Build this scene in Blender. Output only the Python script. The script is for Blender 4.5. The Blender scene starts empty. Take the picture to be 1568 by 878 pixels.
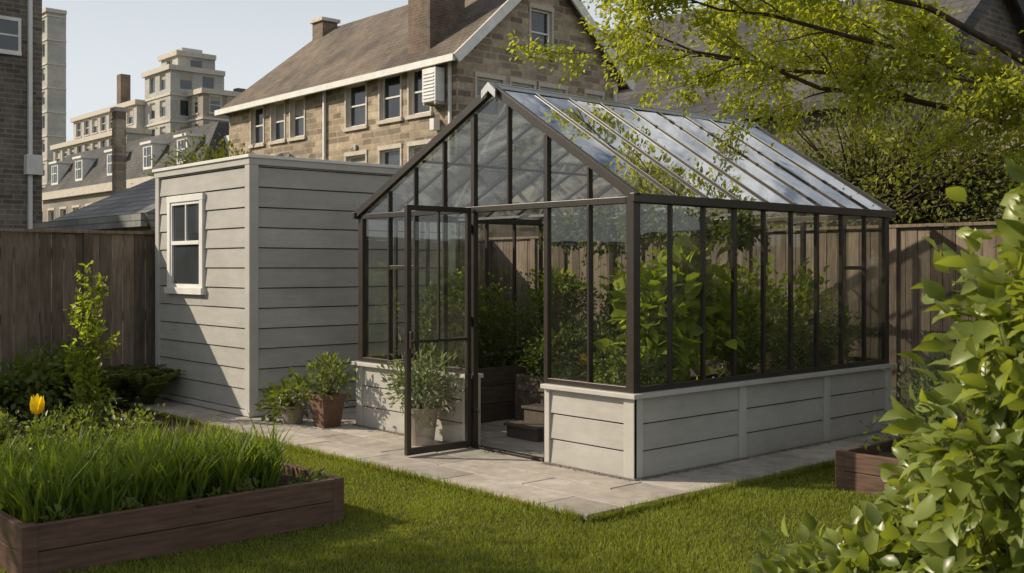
import bpy, bmesh, math, random
import numpy as np
from mathutils import Vector
random.seed(7); rng=np.random.default_rng(7)
scene=bpy.context.scene
scene.view_settings.view_transform='Standard'; scene.view_settings.look='None'; scene.view_settings.exposure=0

# ------------------------------------------------------------ materials
def newmat(name):
    m=bpy.data.materials.new(name); m.use_nodes=True
    nt=m.node_tree; nt.nodes.clear()
    out=nt.nodes.new('ShaderNodeOutputMaterial')
    return m,nt,out
def ramp(nt,fac,stops):
    r=nt.nodes.new('ShaderNodeValToRGB')
    el=r.color_ramp.elements
    el[0].position=stops[0][0]; el[0].color=(*stops[0][1],1)
    el[1].position=stops[-1][0]; el[1].color=(*stops[-1][1],1)
    for p,c in stops[1:-1]:
        e=el.new(p); e.color=(*c,1)
    nt.links.new(fac,r.inputs[0]); return r.outputs[0]
def mixc(nt,fac,a,b,mode='MIX'):
    n=nt.nodes.new('ShaderNodeMix'); n.data_type='RGBA'; n.blend_type=mode
    for s,v in ((0,fac),(6,a),(7,b)):
        if isinstance(v,(int,float)): n.inputs[s].default_value=v
        elif isinstance(v,tuple): n.inputs[s].default_value=(*v,1)
        else: nt.links.new(v,n.inputs[s])
    return n.outputs[2]
def pos(nt,scale=(1,1,1)):
    g=nt.nodes.new('ShaderNodeNewGeometry'); mp=nt.nodes.new('ShaderNodeMapping')
    mp.inputs['Scale'].default_value=scale; nt.links.new(g.outputs['Position'],mp.inputs[0]); return mp.outputs[0]
def noise(nt,scale,vec=None,detail=5,rough=.6,dist=0):
    n=nt.nodes.new('ShaderNodeTexNoise'); n.inputs['Scale'].default_value=scale
    n.inputs['Detail'].default_value=detail; n.inputs['Roughness'].default_value=rough; n.inputs['Distortion'].default_value=dist
    nt.links.new(vec if vec is not None else pos(nt),n.inputs['Vector']); return n.outputs[0]
def attr(nt,name='rnd'):
    a=nt.nodes.new('ShaderNodeAttribute'); a.attribute_name=name; return a.outputs['Fac']
def bsdf(nt,out,col,rough=.6,spec=.4,metal=0,bump=None,bs=.3,bd=.01):
    b=nt.nodes.new('ShaderNodeBsdfPrincipled')
    if isinstance(col,tuple): b.inputs['Base Color'].default_value=(*col,1)
    else: nt.links.new(col,b.inputs['Base Color'])
    if isinstance(rough,(int,float)): b.inputs['Roughness'].default_value=rough
    else: nt.links.new(rough,b.inputs['Roughness'])
    b.inputs['Specular IOR Level'].default_value=spec; b.inputs['Metallic'].default_value=metal
    if bump is not None:
        bn=nt.nodes.new('ShaderNodeBump'); bn.inputs['Strength'].default_value=bs; bn.inputs['Distance'].default_value=bd
        nt.links.new(bump,bn.inputs['Height']); nt.links.new(bn.outputs[0],b.inputs['Normal'])
    nt.links.new(b.outputs[0],out.inputs[0]); return b

def mat_simple(name,col,rough=.6,var=.25,nscale=6,spec=.4,metal=0,stretch=(1,1,1),bs=.2,randvar=.3,stain=0):
    m,nt,out=newmat(name)
    n=noise(nt,nscale,pos(nt,stretch))
    lo=tuple(c*(1-var) for c in col); hi=tuple(min(1,c*(1+var)) for c in col)
    c=ramp(nt,n,[(.3,lo),(.7,hi)])
    a=attr(nt)
    c2=mixc(nt,1.0,c,ramp(nt,a,[(0,(1-randvar,)*3),(1,(1,1,1))]),'MULTIPLY')
    if stain:
        n3=noise(nt,1.4,detail=7,rough=.7); c2=mixc(nt,stain,c2,ramp(nt,n3,[(.35,(.62,.60,.56)),(.62,(1.05,1.05,1.05))]),'MULTIPLY')
    bsdf(nt,out,c2,rough,spec,metal,n,bs,.004); return m

def mat_leaf(name,dark,light,trans=.35,rough=.45,spec=.35,nscale=2.0,tcol=(2.0,1.9,.7)):
    m,nt,out=newmat(name)
    a=attr(nt); n=noise(nt,nscale,detail=2)
    s=nt.nodes.new('ShaderNodeMath'); s.operation='ADD'
    h=nt.nodes.new('ShaderNodeMath'); h.operation='MULTIPLY_ADD'; h.inputs[1].default_value=.6; h.inputs[2].default_value=0
    nt.links.new(a,h.inputs[0])
    h2=nt.nodes.new('ShaderNodeMath'); h2.operation='MULTIPLY_ADD'; h2.inputs[1].default_value=.9; h2.inputs[2].default_value=-.22
    nt.links.new(n,h2.inputs[0])
    nt.links.new(h.outputs[0],s.inputs[0]); nt.links.new(h2.outputs[0],s.inputs[1])
    c=ramp(nt,s.outputs[0],[(0.05,dark),(.85,light)])
    b=nt.nodes.new('ShaderNodeBsdfPrincipled'); nt.links.new(c,b.inputs['Base Color'])
    b.inputs['Roughness'].default_value=rough; b.inputs['Specular IOR Level'].default_value=spec
    t=nt.nodes.new('ShaderNodeBsdfTranslucent')
    tc=mixc(nt,1.0,c,tcol,'MULTIPLY'); nt.links.new(tc,t.inputs[0])
    mx=nt.nodes.new('ShaderNodeMixShader'); mx.inputs[0].default_value=trans
    nt.links.new(b.outputs[0],mx.inputs[1]); nt.links.new(t.outputs[0],mx.inputs[2]); nt.links.new(mx.outputs[0],out.inputs[0])
    return m

def mat_stone(name,c1,c2,mortar,bw=.55,bh=.22,ms=.02,var=.5):
    m,nt,out=newmat(name)
    g=nt.nodes.new('ShaderNodeNewGeometry'); sp=nt.nodes.new('ShaderNodeSeparateXYZ'); nt.links.new(g.outputs['Position'],sp.inputs[0])
    ad=nt.nodes.new('ShaderNodeMath'); ad.operation='ADD'; nt.links.new(sp.outputs[0],ad.inputs[0]); nt.links.new(sp.outputs[1],ad.inputs[1])
    cb=nt.nodes.new('ShaderNodeCombineXYZ'); nt.links.new(ad.outputs[0],cb.inputs[0]); nt.links.new(sp.outputs[2],cb.inputs[1])
    br=nt.nodes.new('ShaderNodeTexBrick'); nt.links.new(cb.outputs[0],br.inputs['Vector'])
    br.inputs['Scale'].default_value=1; br.inputs['Brick Width'].default_value=bw; br.inputs['Row Height'].default_value=bh
    br.inputs['Mortar Size'].default_value=ms; br.inputs['Mortar Smooth'].default_value=.3; br.inputs['Bias'].default_value=0
    br.offset=.5; br.squash=1.4; br.squash_frequency=3
    br.inputs['Color1'].default_value=(*c1,1); br.inputs['Color2'].default_value=(*c2,1); br.inputs['Mortar'].default_value=(*mortar,1)
    n=noise(nt,.35); n2=noise(nt,5)
    c=mixc(nt,1.0,br.outputs[0],ramp(nt,n,[(.3,(1-var,)*3),(.7,(1.15,1.12,1.05))]),'MULTIPLY')
    c=mixc(nt,.6,c,ramp(nt,n2,[(.3,(.6,.6,.6)),(.7,(1.25,1.22,1.15))]),'MULTIPLY')
    bsdf(nt,out,c,.9,.2,0,br.outputs['Fac'],.4,-.03); return m

def mat_shingle(name,c1,c2,rw=.3,rh=.16):
    m,nt,out=newmat(name)
    g=nt.nodes.new('ShaderNodeNewGeometry'); sp=nt.nodes.new('ShaderNodeSeparateXYZ'); nt.links.new(g.outputs['Position'],sp.inputs[0])
    cb=nt.nodes.new('ShaderNodeCombineXYZ')
    nt.links.new(sp.outputs[1],cb.inputs[0]); nt.links.new(sp.outputs[2],cb.inputs[1])
    br=nt.nodes.new('ShaderNodeTexBrick'); nt.links.new(cb.outputs[0],br.inputs['Vector'])
    br.inputs['Scale'].default_value=1; br.inputs['Brick Width'].default_value=rw; br.inputs['Row Height'].default_value=rh
    br.inputs['Mortar Size'].default_value=.012; br.inputs['Color1'].default_value=(*c1,1); br.inputs['Color2'].default_value=(*c2,1)
    br.inputs['Mortar'].default_value=(*(c*.45 for c in c1),1)
    n=noise(nt,.5,detail=8); c=mixc(nt,1.0,br.outputs[0],ramp(nt,n,[(.35,(.65,.65,.65)),(.65,(1.3,1.25,1.15))]),'MULTIPLY')
    bsdf(nt,out,c,.85,.25,0,br.outputs['Fac'],.3,-.02); return m

def mat_glass(name,haze=.02,refl=1.0,tint=(.93,.96,.94),dirt=.05,base=.07,pw=4.0):
    m,nt,out=newmat(name)
    lw=nt.nodes.new('ShaderNodeLayerWeight'); lw.inputs['Blend'].default_value=.5
    p=nt.nodes.new('ShaderNodeMath'); p.operation='POWER'; nt.links.new(lw.outputs['Facing'],p.inputs[0]); p.inputs[1].default_value=pw
    q=nt.nodes.new('ShaderNodeMath'); q.operation='MULTIPLY_ADD'; nt.links.new(p.outputs[0],q.inputs[0]); q.inputs[1].default_value=.92*refl; q.inputs[2].default_value=base*refl; q.use_clamp=True
    tr=nt.nodes.new('ShaderNodeBsdfTransparent'); tr.inputs[0].default_value=(*tint,1)
    gl=nt.nodes.new('ShaderNodeBsdfGlossy'); gl.inputs['Roughness'].default_value=.015
    n=noise(nt,1.3,detail=2); bn=nt.nodes.new('ShaderNodeBump'); bn.inputs['Strength'].default_value=.12; bn.inputs['Distance'].default_value=.02
    nt.links.new(n,bn.inputs['Height']); nt.links.new(bn.outputs[0],gl.inputs['Normal'])
    df=nt.nodes.new('ShaderNodeBsdfDiffuse'); df.inputs[0].default_value=(.66,.68,.68,1)
    tl=nt.nodes.new('ShaderNodeBsdfTranslucent'); tl.inputs[0].default_value=(.66,.68,.68,1)
    dd=nt.nodes.new('ShaderNodeMixShader'); dd.inputs[0].default_value=.5; nt.links.new(df.outputs[0],dd.inputs[1]); nt.links.new(tl.outputs[0],dd.inputs[2])
    m1=nt.nodes.new('ShaderNodeMixShader'); nt.links.new(q.outputs[0],m1.inputs[0]); nt.links.new(tr.outputs[0],m1.inputs[1]); nt.links.new(gl.outputs[0],m1.inputs[2])
    n2=noise(nt,1.6,detail=9,rough=.72,dist=.8)
    r=nt.nodes.new('ShaderNodeMapRange'); nt.links.new(n2,r.inputs[0]); r.inputs[1].default_value=.46; r.inputs[2].default_value=.66; r.inputs[3].default_value=haze; r.inputs[4].default_value=haze+dirt
    m2=nt.nodes.new('ShaderNodeMixShader'); nt.links.new(r.outputs[0],m2.inputs[0]); nt.links.new(m1.outputs[0],m2.inputs[1]); nt.links.new(dd.outputs[0],m2.inputs[2])
    nt.links.new(m2.outputs[0],out.inputs[0]); return m

M={}
M['siding']=mat_simple('painted_siding',(.455,.435,.40),.5,.08,3,randvar=.12,stretch=(1,1,6),bs=.1,stain=.35)
M['trim']=mat_simple('painted_trim',(.50,.48,.445),.5,.06,4,randvar=.05,bs=.05,stain=.3)
M['white']=mat_simple('white_paint',(.80,.78,.74),.5,.08,3,randvar=.1,stain=.3)
M['bronze']=mat_simple('bronze_metal',(.045,.036,.029),.35,.15,8,spec=.5,metal=.2,randvar=.1,bs=.05)
M['alu']=mat_simple('grey_aluminium',(.46,.47,.47),.4,.1,8,metal=.5,randvar=.1,bs=.05)
M['glass']=mat_glass('wall_glass',.006,1.0,(.93,.95,.92),.03,.10,3.6)
M['roofglass']=mat_glass('roof_glass',.03,1.2,(.93,.96,.95),.34,.36,2.2)
M['darkgap']=mat_simple('dark_gap',(.04,.036,.032),.9)
M['fence']=mat_simple('weathered_wood',(.26,.205,.16),.85,.35,5,stretch=(6,6,.6),randvar=.55,bs=.6,spec=.15,stain=.6)
M['bedwood']=mat_simple('stained_wood',(.16,.095,.067),.6,.35,6,stretch=(.6,1,7),randvar=.25,bs=.4,spec=.3,stain=.5)
M['soil']=mat_simple('soil',(.055,.038,.026),.95,.5,25,bs=1.0,spec=.1)
M['slab']=mat_simple('stone_slab',(.53,.475,.415),.85,.18,9,randvar=.32,bs=.5,spec=.2,stain=.6)
M['joint']=mat_simple('joint_sand',(.10,.088,.075),.95,.3,20)
M['pebble']=mat_simple('pebble',(.34,.30,.26),.85,.3,40,randvar=.6)
M['pot']=mat_simple('clay_pot',(.36,.29,.235),.8,.2,9)
M['potd']=mat_simple('dark_pot',(.16,.09,.06),.7,.2,9)
M['bench']=mat_simple('bench_wood',(.13,.10,.08),.75,.3,6,stretch=(1,6,6),randvar=.3)
M['bark']=mat_simple('bark',(.075,.055,.042),.9,.4,14,stretch=(1,1,.3),bs=.8,spec=.15)
M['stem']=mat_simple('green_stem',(.12,.11,.045),.7,.3,14)
M['yellow']=mat_leaf('yellow_petal',(.92,.64,.01),(.98,.78,.03),.45,.5,.3,4,(1,1,1))
M['winglass']=mat_simple('house_window_glass',(.05,.058,.065),.06,.5,.7,spec=.9,randvar=.5,bs=0)
M['stone']=mat_stone('house_stone',(.56,.465,.36),(.22,.18,.14),(.46,.39,.31),.6,.24,.03,var=.35)
M['stone2']=mat_stone('dark_brick',(.24,.21,.185),(.15,.13,.115),(.30,.27,.24),.42,.14,.02)
M['limestone']=mat_simple('limestone',(.58,.52,.44),.8,.15,5)
M['shingle']=mat_shingle('brown_shingle',(.18,.148,.122),(.13,.108,.09))
M['slate']=mat_shingle('dark_slate',(.10,.098,.10),(.07,.069,.072),.4,.22)
M['lightslate']=mat_shingle('grey_slate',(.24,.245,.25),(.18,.185,.19),.5,.12)
M['conc']=mat_stone('city_stone_hazed',(.50,.495,.485),(.43,.43,.42),(.50,.49,.48),1.5,.6,.02,.2)  # stone grey with distance haze lightened into the colour
M['conc2']=mat_stone('city_brick',(.34,.305,.28),(.28,.255,.235),(.36,.33,.31),1.0,.4,.02,.2)
M['brickch']=mat_stone('chimney_brick',(.25,.185,.15),(.17,.135,.11),(.28,.24,.20),.3,.1,.012)
M['lawn']=mat_leaf('lawn_blade',(.085,.115,.018),(.27,.30,.055),.35,.6,.15,1.1)
M['tallgrass']=mat_leaf('tall_grass_blade',(.045,.08,.012),(.19,.25,.045),.4,.5,.25,3)
M['leaf_tree']=mat_leaf('tree_leaf',(.12,.145,.018),(.38,.41,.06),.5,.5,.3,1.5)
M['leaf_mid']=mat_leaf('garden_leaf',(.04,.07,.014),(.18,.22,.055),.35,.45,.35,3)
M['leaf_fg']=mat_leaf('shrub_leaf',(.035,.065,.012),(.28,.325,.075),.38,.34,.5,5)
M['leaf_bg']=mat_leaf('background_leaf',(.06,.08,.02),(.20,.22,.06),.35,.6,.2,.8)
M['leaf_grey']=mat_leaf('grey_green_leaf',(.09,.12,.07),(.22,.26,.16),.3,.6,.2,4)
M['leaf_veg']=mat_leaf('vegetable_leaf',(.10,.15,.016),(.30,.36,.05),.5,.45,.3,4)
def mat_ground():
    m,nt,out=newmat('grass_ground')
    n=noise(nt,1.1,detail=3); n2=noise(nt,60,detail=3)
    c=ramp(nt,n,[(.3,(.07,.082,.022)),(.7,(.12,.125,.038))]); c=mixc(nt,.7,c,ramp(nt,n2,[(.3,(.45,.45,.4)),(.7,(1.3,1.3,1.2))]),'MULTIPLY')
    bsdf(nt,out,c,.95,.1,0,n2,.8,.02); return m
M['ground']=mat_ground()

# ------------------------------------------------------------ builders
def empty(name,loc=(0,0,0)):
    e=bpy.data.objects.new(name,None); scene.collection.objects.link(e); e.location=loc; e.empty_display_size=.2; return e
def F(face,c):
    if face=='X-': return lambda u,d,z:(c-d,u,z)
    if face=='X+': return lambda u,d,z:(c+d,u,z)
    if face=='Y-': return lambda u,d,z:(u,c-d,z)
    if face=='Y+': return lambda u,d,z:(u,c+d,z)
class MB:
    def __init__(s): s.v=[];s.f=[];s.m=[];s.r=[]
    def add(s,vs,fs,m=0,r=None):
        b=len(s.v); r=random.random() if r is None else r
        s.v+= [tuple(p) for p in vs]; s.r+=[r]*len(vs)
        for f in fs: s.f.append(tuple(b+i for i in f)); s.m.append(m)
    BF=[(0,1,2,3),(4,7,6,5),(0,4,5,1),(1,5,6,2),(2,6,7,3),(3,7,4,0)]
    def box(s,x0,x1,y0,y1,z0,z1,m=0,r=None):
        s.add([(x0,y0,z0),(x1,y0,z0),(x1,y1,z0),(x0,y1,z0),(x0,y0,z1),(x1,y0,z1),(x1,y1,z1),(x0,y1,z1)],s.BF,m,r)
    def fbox(s,f,u0,u1,d0,d1,z0,z1,m=0,r=None,d1t=None):
        d1t=d1 if d1t is None else d1t
        s.add([f(u0,d0,z0),f(u1,d0,z0),f(u1,d1,z0),f(u0,d1,z0),f(u0,d0,z1),f(u1,d0,z1),f(u1,d1t,z1),f(u0,d1t,z1)],s.BF,m,r)
    def beam(s,p0,p1,w,h,m=0,up=(0,0,1),r=None):
        p0=Vector(p0);p1=Vector(p1);d=(p1-p0).normalized();up=Vector(up)
        sd=d.cross(up).normalized()*w/2; n=sd.cross(d).normalized()*h/2
        s.add([p0-sd-n,p0+sd-n,p0+sd+n,p0-sd+n,p1-sd-n,p1+sd-n,p1+sd+n,p1-sd+n],s.BF,m,r)
    def quad(s,a,b,c,d,m=0,r=None): s.add([a,b,c,d],[(0,1,2,3)],m,r)
    def obj(s,name,mats,parent=None,bevel=0,recalc=True):
        me=bpy.data.meshes.new(name); me.from_pydata(s.v,[],s.f); 
        for mt in mats: me.materials.append(M[mt])
        me.polygons.foreach_set('material_index',s.m)
        a=me.attributes.new('rnd','FLOAT','POINT'); a.data.foreach_set('value',s.r)
        if recalc:
            bm=bmesh.new(); bm.from_mesh(me); bmesh.ops.recalc_face_normals(bm,faces=bm.faces); bm.to_mesh(me); bm.free()
        o=bpy.data.objects.new(name,me); scene.collection.objects.link(o)
        if parent: o.parent=parent
        if bevel:
            b=o.modifiers.new('bevel','BEVEL'); b.width=bevel; b.segments=2; b.limit_method='ANGLE'; b.angle_limit=math.radians(40)
        return o

def wall_open(mb,f,u0,u1,z0,z1,ops,dep=.18,mw=0,mg=1,mf=2,mt=3,trim=True,rail=True):
    us=sorted(set([u0,u1]+[o[0] for o in ops]+[o[1] for o in ops])); zs=sorted(set([z0,z1]+[o[2] for o in ops]+[o[3] for o in ops]))
    for i in range(len(us)-1):
        for j in range(len(zs)-1):
            cu=(us[i]+us[i+1])/2; cz=(zs[j]+zs[j+1])/2
            if any(o[0]<cu<o[1] and o[2]<cz<o[3] for o in ops): continue
            mb.quad(f(us[i],0,zs[j]),f(us[i+1],0,zs[j]),f(us[i+1],0,zs[j+1]),f(us[i],0,zs[j+1]),mw,.5)
    for (a,b,c,d) in ops:
        for p,q in (((a,c),(b,c)),((b,c),(b,d)),((b,d),(a,d)),((a,d),(a,c))):
            mb.quad(f(p[0],0,p[1]),f(q[0],0,q[1]),f(q[0],-dep,q[1]),f(p[0],-dep,p[1]),mt if trim else mw,.8)
        mb.quad(f(a,-dep,c),f(b,-dep,c),f(b,-dep,d),f(a,-dep,d),mg)
        if random.random()<.4:
            zb=d-(d-c)*random.uniform(.2,.5); mb.quad(f(a+.05,-dep+.004,zb),f(b-.05,-dep+.004,zb),f(b-.05,-dep+.004,d),f(a+.05,-dep+.004,d),mt,.0)
        t=.07; e=dep-.006
        mb.fbox(f,a,a+t,-e,-e+.06,c,d,mf,.9); mb.fbox(f,b-t,b,-e,-e+.06,c,d,mf,.9)
        mb.fbox(f,a+t,b-t,-e,-e+.06,c,c+t,mf,.9); mb.fbox(f,a+t,b-t,-e,-e+.06,d-t,d,mf,.9)
        if rail: mb.fbox(f,a+t,b-t,-e,-e+.045,(c+d)/2-.03,(c+d)/2+.03,mf,.9)
        if trim:
            mb.fbox(f,a-.14,b+.14,.002,.09,c-.14,c,mt,.8); mb.fbox(f,a-.1,b+.1,.002,.05,d,d+.16,mt,.8)
            mb.fbox(f,a-.09,a,.002,.035,c,d,mt,.8); mb.fbox(f,b,b+.09,.002,.035,c,d,mt,.8)

# ------------------------------------------------------------ plants
T_SMALL=(np.array([(0,0,0),(-.5,.45,.10),(0,1,-.12),(.5,.45,.10)],float),[(0,2,1),(0,3,2)])
rows=[(0,0),(.18,.62),(.42,1.0),(.7,.72),(1,0)]
vb=[(0,0,0)]
for t,w in rows[1:-1]:
    z=-.22*t*t; vb+=[(-.5*w,t,z+.10*w),(0,t,z),(.5*w,t,z+.10*w)]
vb.append((0,1,-.26))
T_BIG=(np.array(vb,float),[(0,2,1),(0,3,2),(1,2,5,4),(2,3,6,5),(4,5,8,7),(5,6,9,8),(7,8,10),(8,9,10)])
T_BLADE=(np.array([(-.5,0,0),(.5,0,0),(-.4,.5,-.06),(.4,.5,-.06),(0,1,-.3)],float),[(0,1,3,2),(2,3,4)])
T_LONG=(np.array([(-.4,0,0),(.4,0,0),(-.5,.35,-.03),(.5,.35,-.03),(-.38,.7,-.14),(.38,.7,-.14),(0,1,-.34)],float),[(0,1,3,2),(2,3,5,4),(4,5,6)])
T_OCT=(np.array([(1,0,0),(-1,0,0),(0,1,0),(0,-1,0),(0,0,.7),(0,0,-.7)],float)*.5,[(0,2,4),(2,1,4),(1,3,4),(3,0,4),(2,0,5),(1,2,5),(3,1,5),(0,3,5)])
def nrm(a): return a/np.maximum(np.linalg.norm(a,axis=1,keepdims=True),1e-6)
class PM:
    def __init__(s): s.V=[];s.L=[];s.T=[];s.R=[];s.I=[];s.n=0
    def leaves(s,P,D,L,W,tmpl,mi=0,flat=.6,rnd=None):
        tv,tf=tmpl; n=len(P); D=nrm(D); L=np.broadcast_to(L,n); W=np.broadcast_to(W,n)
        up=np.array([0,0,1.])*flat+rng.normal(0,.45,(n,3))
        x=nrm(np.cross(D,up)); z=np.cross(x,D)
        sz=(L)[:,None]
        V=P[:,None,:]+x[:,None,:]*(tv[None,:,0]*W[:,None])[...,None]+D[:,None,:]*(tv[None,:,1]*sz)[...,None]+z[:,None,:]*(tv[None,:,2]*sz)[...,None]
        k=len(tv); base=s.n+np.arange(n)*k
        lp=np.concatenate([np.array(f) for f in tf]); tt=np.array([len(f) for f in tf])
        s.V.append(V.reshape(-1,3)); s.L.append((base[:,None]+lp[None,:]).ravel()); s.T.append(np.tile(tt,n))
        r=rng.random(n) if rnd is None else rnd
        s.R.append(np.repeat(r,k)); s.I.append(np.full(n*len(tf),mi)); s.n+=n*k
    def tube(s,pts,rad,sides=6,mi=1):
        pts=np.array(pts,float); k=len(pts); 
        for i in range(k):
            d=pts[min(i+1,k-1)]-pts[max(i-1,0)]; d/=max(np.linalg.norm(d),1e-6)
            a=np.cross(d,[.3,.9,.31]); a/=np.linalg.norm(a); b=np.cross(d,a)
            an=np.arange(sides)*2*math.pi/sides
            s.V.append(pts[i]+rad[i]*(np.cos(an)[:,None]*a+np.sin(an)[:,None]*b))
        fl=[]
        for i in range(k-1):
            for j in range(sides):
                j2=(j+1)%sides; fl+= [s.n+i*sides+j,s.n+i*sides+j2,s.n+(i+1)*sides+j2,s.n+(i+1)*sides+j]
        s.L.append(np.array(fl)); s.T.append(np.full((k-1)*sides,4)); s.R.append(np.full(k*sides,rng.random())); s.I.append(np.full((k-1)*sides,mi)); s.n+=k*sides
    def obj(s,name,mats,parent=None,smooth=False):
        V=np.concatenate(s.V); L=np.concatenate(s.L); T=np.concatenate(s.T); R=np.concatenate(s.R); I=np.concatenate(s.I)
        me=bpy.data.meshes.new(name); me.vertices.add(len(V)); me.vertices.foreach_set('co',V.ravel())
        me.loops.add(len(L)); me.loops.foreach_set('vertex_index',L.astype(np.int32))
        me.polygons.add(len(T)); me.polygons.foreach_set('loop_start',np.concatenate([[0],np.cumsum(T)[:-1]]).astype(np.int32))
        for mt in mats: me.materials.append(M[mt])
        me.polygons.foreach_set('material_index',I.astype(np.int32))
        a=me.attributes.new('rnd','FLOAT','POINT'); a.data.foreach_set('value',R.astype(np.float32))
        me.update(calc_edges=True); me.validate()
        o=bpy.data.objects.new(name,me); scene.collection.objects.link(o)
        if parent: o.parent=parent
        return o
def inball(n,p=.5):
    d=nrm(rng.normal(size=(n,3))); return d*(rng.random(n)**p)[:,None]
def shrub(pm,base,ells,ncl,per,ll,lw,tmpl,cr=.08,stem_r=.008,flat=.6,stems=True,upb=.25,mi=0,ms=1):
    base=np.array(base,float)
    tot=sum(e[3]*e[4]*e[5] for e in ells)**1
    for e in ells:
        c=np.array(e[:3]); r=np.array(e[3:6]); k=max(2,int(ncl*(e[3]*e[4]*e[5])/tot))
        q=inball(k,.45); C=c+q*r; C[:,2]=np.maximum(C[:,2],.02)
        for i in range(k):
            n=max(3,int(per*rng.uniform(.5,1.4)))
            P=C[i]+rng.normal(0,cr,(n,3))*rng.uniform(.7,1.3)
            P[:,2]=np.maximum(P[:,2],.01)
            D=(P-C[i])/cr*.5+q[i]*.7+rng.normal(0,.4,(n,3))+np.array([0,0,upb])
            s=rng.uniform(.65,1.2,n)
            pm.leaves(P,D,ll*s,lw*s,tmpl,mi,flat,np.clip(rng.random()*.6+rng.random(n)*.4,0,1))
            if stems:
                m=(base+C[i])/2+rng.normal(0,.04,3)*np.linalg.norm(C[i]-base); m[2]+=.12*(C[i][2]-base[2])
                pm.tube([base+rng.normal(0,.015,3),m,C[i]],[stem_r,stem_r*.7,stem_r*.3],4,ms)
def branch(pm,p,d,length,rad,depth,lp):
    p=np.array(p,float); d=np.array(d,float); d/=np.linalg.norm(d); pts=[p]; n=5
    for i in range(n):
        d=d+rng.normal(0,.13,3)+np.array([0,0,lp['grav']]); d/=np.linalg.norm(d); p=p+d*length/n; pts.append(p)
    rr=[rad*(1-.8*i/n) for i in range(n+1)]; pm.tube(pts,rr,6 if rad>.02 else 4)
    grow(pm,pts,rr,length,depth,lp)
def grow(pm,pts,rr,length,depth,lp):
    k=len(pts)-1
    if depth==0:
        m=lp['n']; t=rng.random(m)*k; i=np.minimum(t.astype(int),k-1); fr=(t-i)[:,None]; A=np.array(pts)
        P=A[i]*(1-fr)+A[i+1]*fr+rng.normal(0,lp['sp'],(m,3)); D=rng.normal(0,.7,(m,3))+(A[-1]-A[0])/max(length,.01)+np.array([0,0,-.25])
        s=rng.uniform(.6,1.2,m); pm.leaves(P,D,lp['l']*s,lp['w']*s,lp['t'],0,.7,np.clip(rng.random()*.5+rng.random(m)*.5,0,1)); return
    for j in range(lp['ch'][depth]):
        t=rng.uniform(.25,1)*k; i=min(int(t),k-1); q=pts[i]+(pts[i+1]-pts[i])*(t-i)
        dd=(pts[i+1]-pts[i]); dd=dd/np.linalg.norm(dd)+rng.normal(0,.65,3)
        branch(pm,q,dd,lp['len'][depth]*rng.uniform(.6,1.2),max(rr[i]*.5,.003),depth-1,lp)

# ------------------------------------------------------------ ground
g=MB(); g.quad((-600,-600,-.02),(900,-600,-.02),(900,900,-.02),(-600,900,-.02)); g.obj('ground',['ground'])

# paving
pv=MB()
pv.box(-1.03,4.6,-.52,7.35,-.015,.012,1,.5)
x=-1.05
while x<4.5:
    w=.35
    yy=-.54; first=True
    while yy<7.3:
        l=random.uniform(.75,1.15) if not first else random.choice([.45,.75,1.0]); first=False
        y1=min(yy+l,7.38)
        pv.box(x+.006,x+w-.006,yy+.006,y1-.006,-.01,.030+random.uniform(-.003,.003),0)
        yy=y1
    x+=w
pv.obj('patio_paving',['slab','joint'],bevel=.004)
pm=PM(); m=1500
P=np.concatenate([np.stack([-.0-np.abs(rng.normal(0,.025,m)),rng.uniform(-.02,.94,m),np.full(m,.036)],1),np.stack([rng.uniform(-.04,3.76,m*2),-.0-np.abs(rng.normal(0,.022,m*2)),np.full(m*2,.036)],1),np.stack([-.0-np.abs(rng.normal(0,.025,m)),rng.uniform(1.9,3.7,m),np.full(m,.036)],1)])
sz=rng.uniform(.006,.015,len(P)); pm.leaves(P,rng.normal(size=(len(P),3)),sz,sz,T_OCT); pm.obj('gravel_edging',['pebble'])

# lawn blades
pm=PM()
n=300000
X=rng.uniform(-6.5,3.6,n*2); Y=rng.uniform(-6,4.0,n*2)
dep=.667*(X+5.887)+.745*(Y+5.226); rt=.745*(X+5.887)-.667*(Y+5.226)
keep=(dep>4.2)&(abs(rt)<dep*.56)&~((X>-1.06)&(Y>-.55))&~((X>-4.15)&(X<-2.17)&(Y>.50)&(Y<1.8))&~((X<-1.06)&(Y>3.6))&~((X>1.02)&(Y<-1.0)&(Y>-2.4)&(X<2.6))
X=X[keep];Y=Y[keep]; kk=rng.random(len(X))<np.clip(n/len(X),0,1); X=X[kk];Y=Y[kk]
P=np.stack([X,Y,np.full(len(X),-.02)],1); D=rng.normal(0,.38,(len(X),3)); D[:,2]=1
hN=.70+.30*np.sin(X*2.1+np.sin(Y*1.7)*2)*np.sin(Y*2.6+X)
pm.leaves(P,D,rng.uniform(.03,.056,len(X))*hN,rng.uniform(.004,.007,len(X)),T_BLADE,0,.1)
m=5000; ye=rng.uniform(-.5,7,m); P=np.stack([np.full(m,-1.06)+rng.normal(0,.012,m)-.01,ye,np.full(m,-.02)],1); D=rng.normal(0,.4,(m,3)); D[:,2]=1
pm.leaves(P,D,rng.uniform(.04,.09,m),np.full(m,.006),T_BLADE,0,.1)
m=4000; xe=rng.uniform(-1.05,4,m); P=np.stack([xe,np.full(m,-.55)+rng.normal(0,.012,m)-.01,np.full(m,-.02)],1); D=rng.normal(0,.4,(m,3)); D[:,2]=1
pm.leaves(P,D,rng.uniform(.04,.09,m),np.full(m,.006),T_BLADE,0,.1)
pm.obj('lawn_grass',['lawn'])

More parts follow.
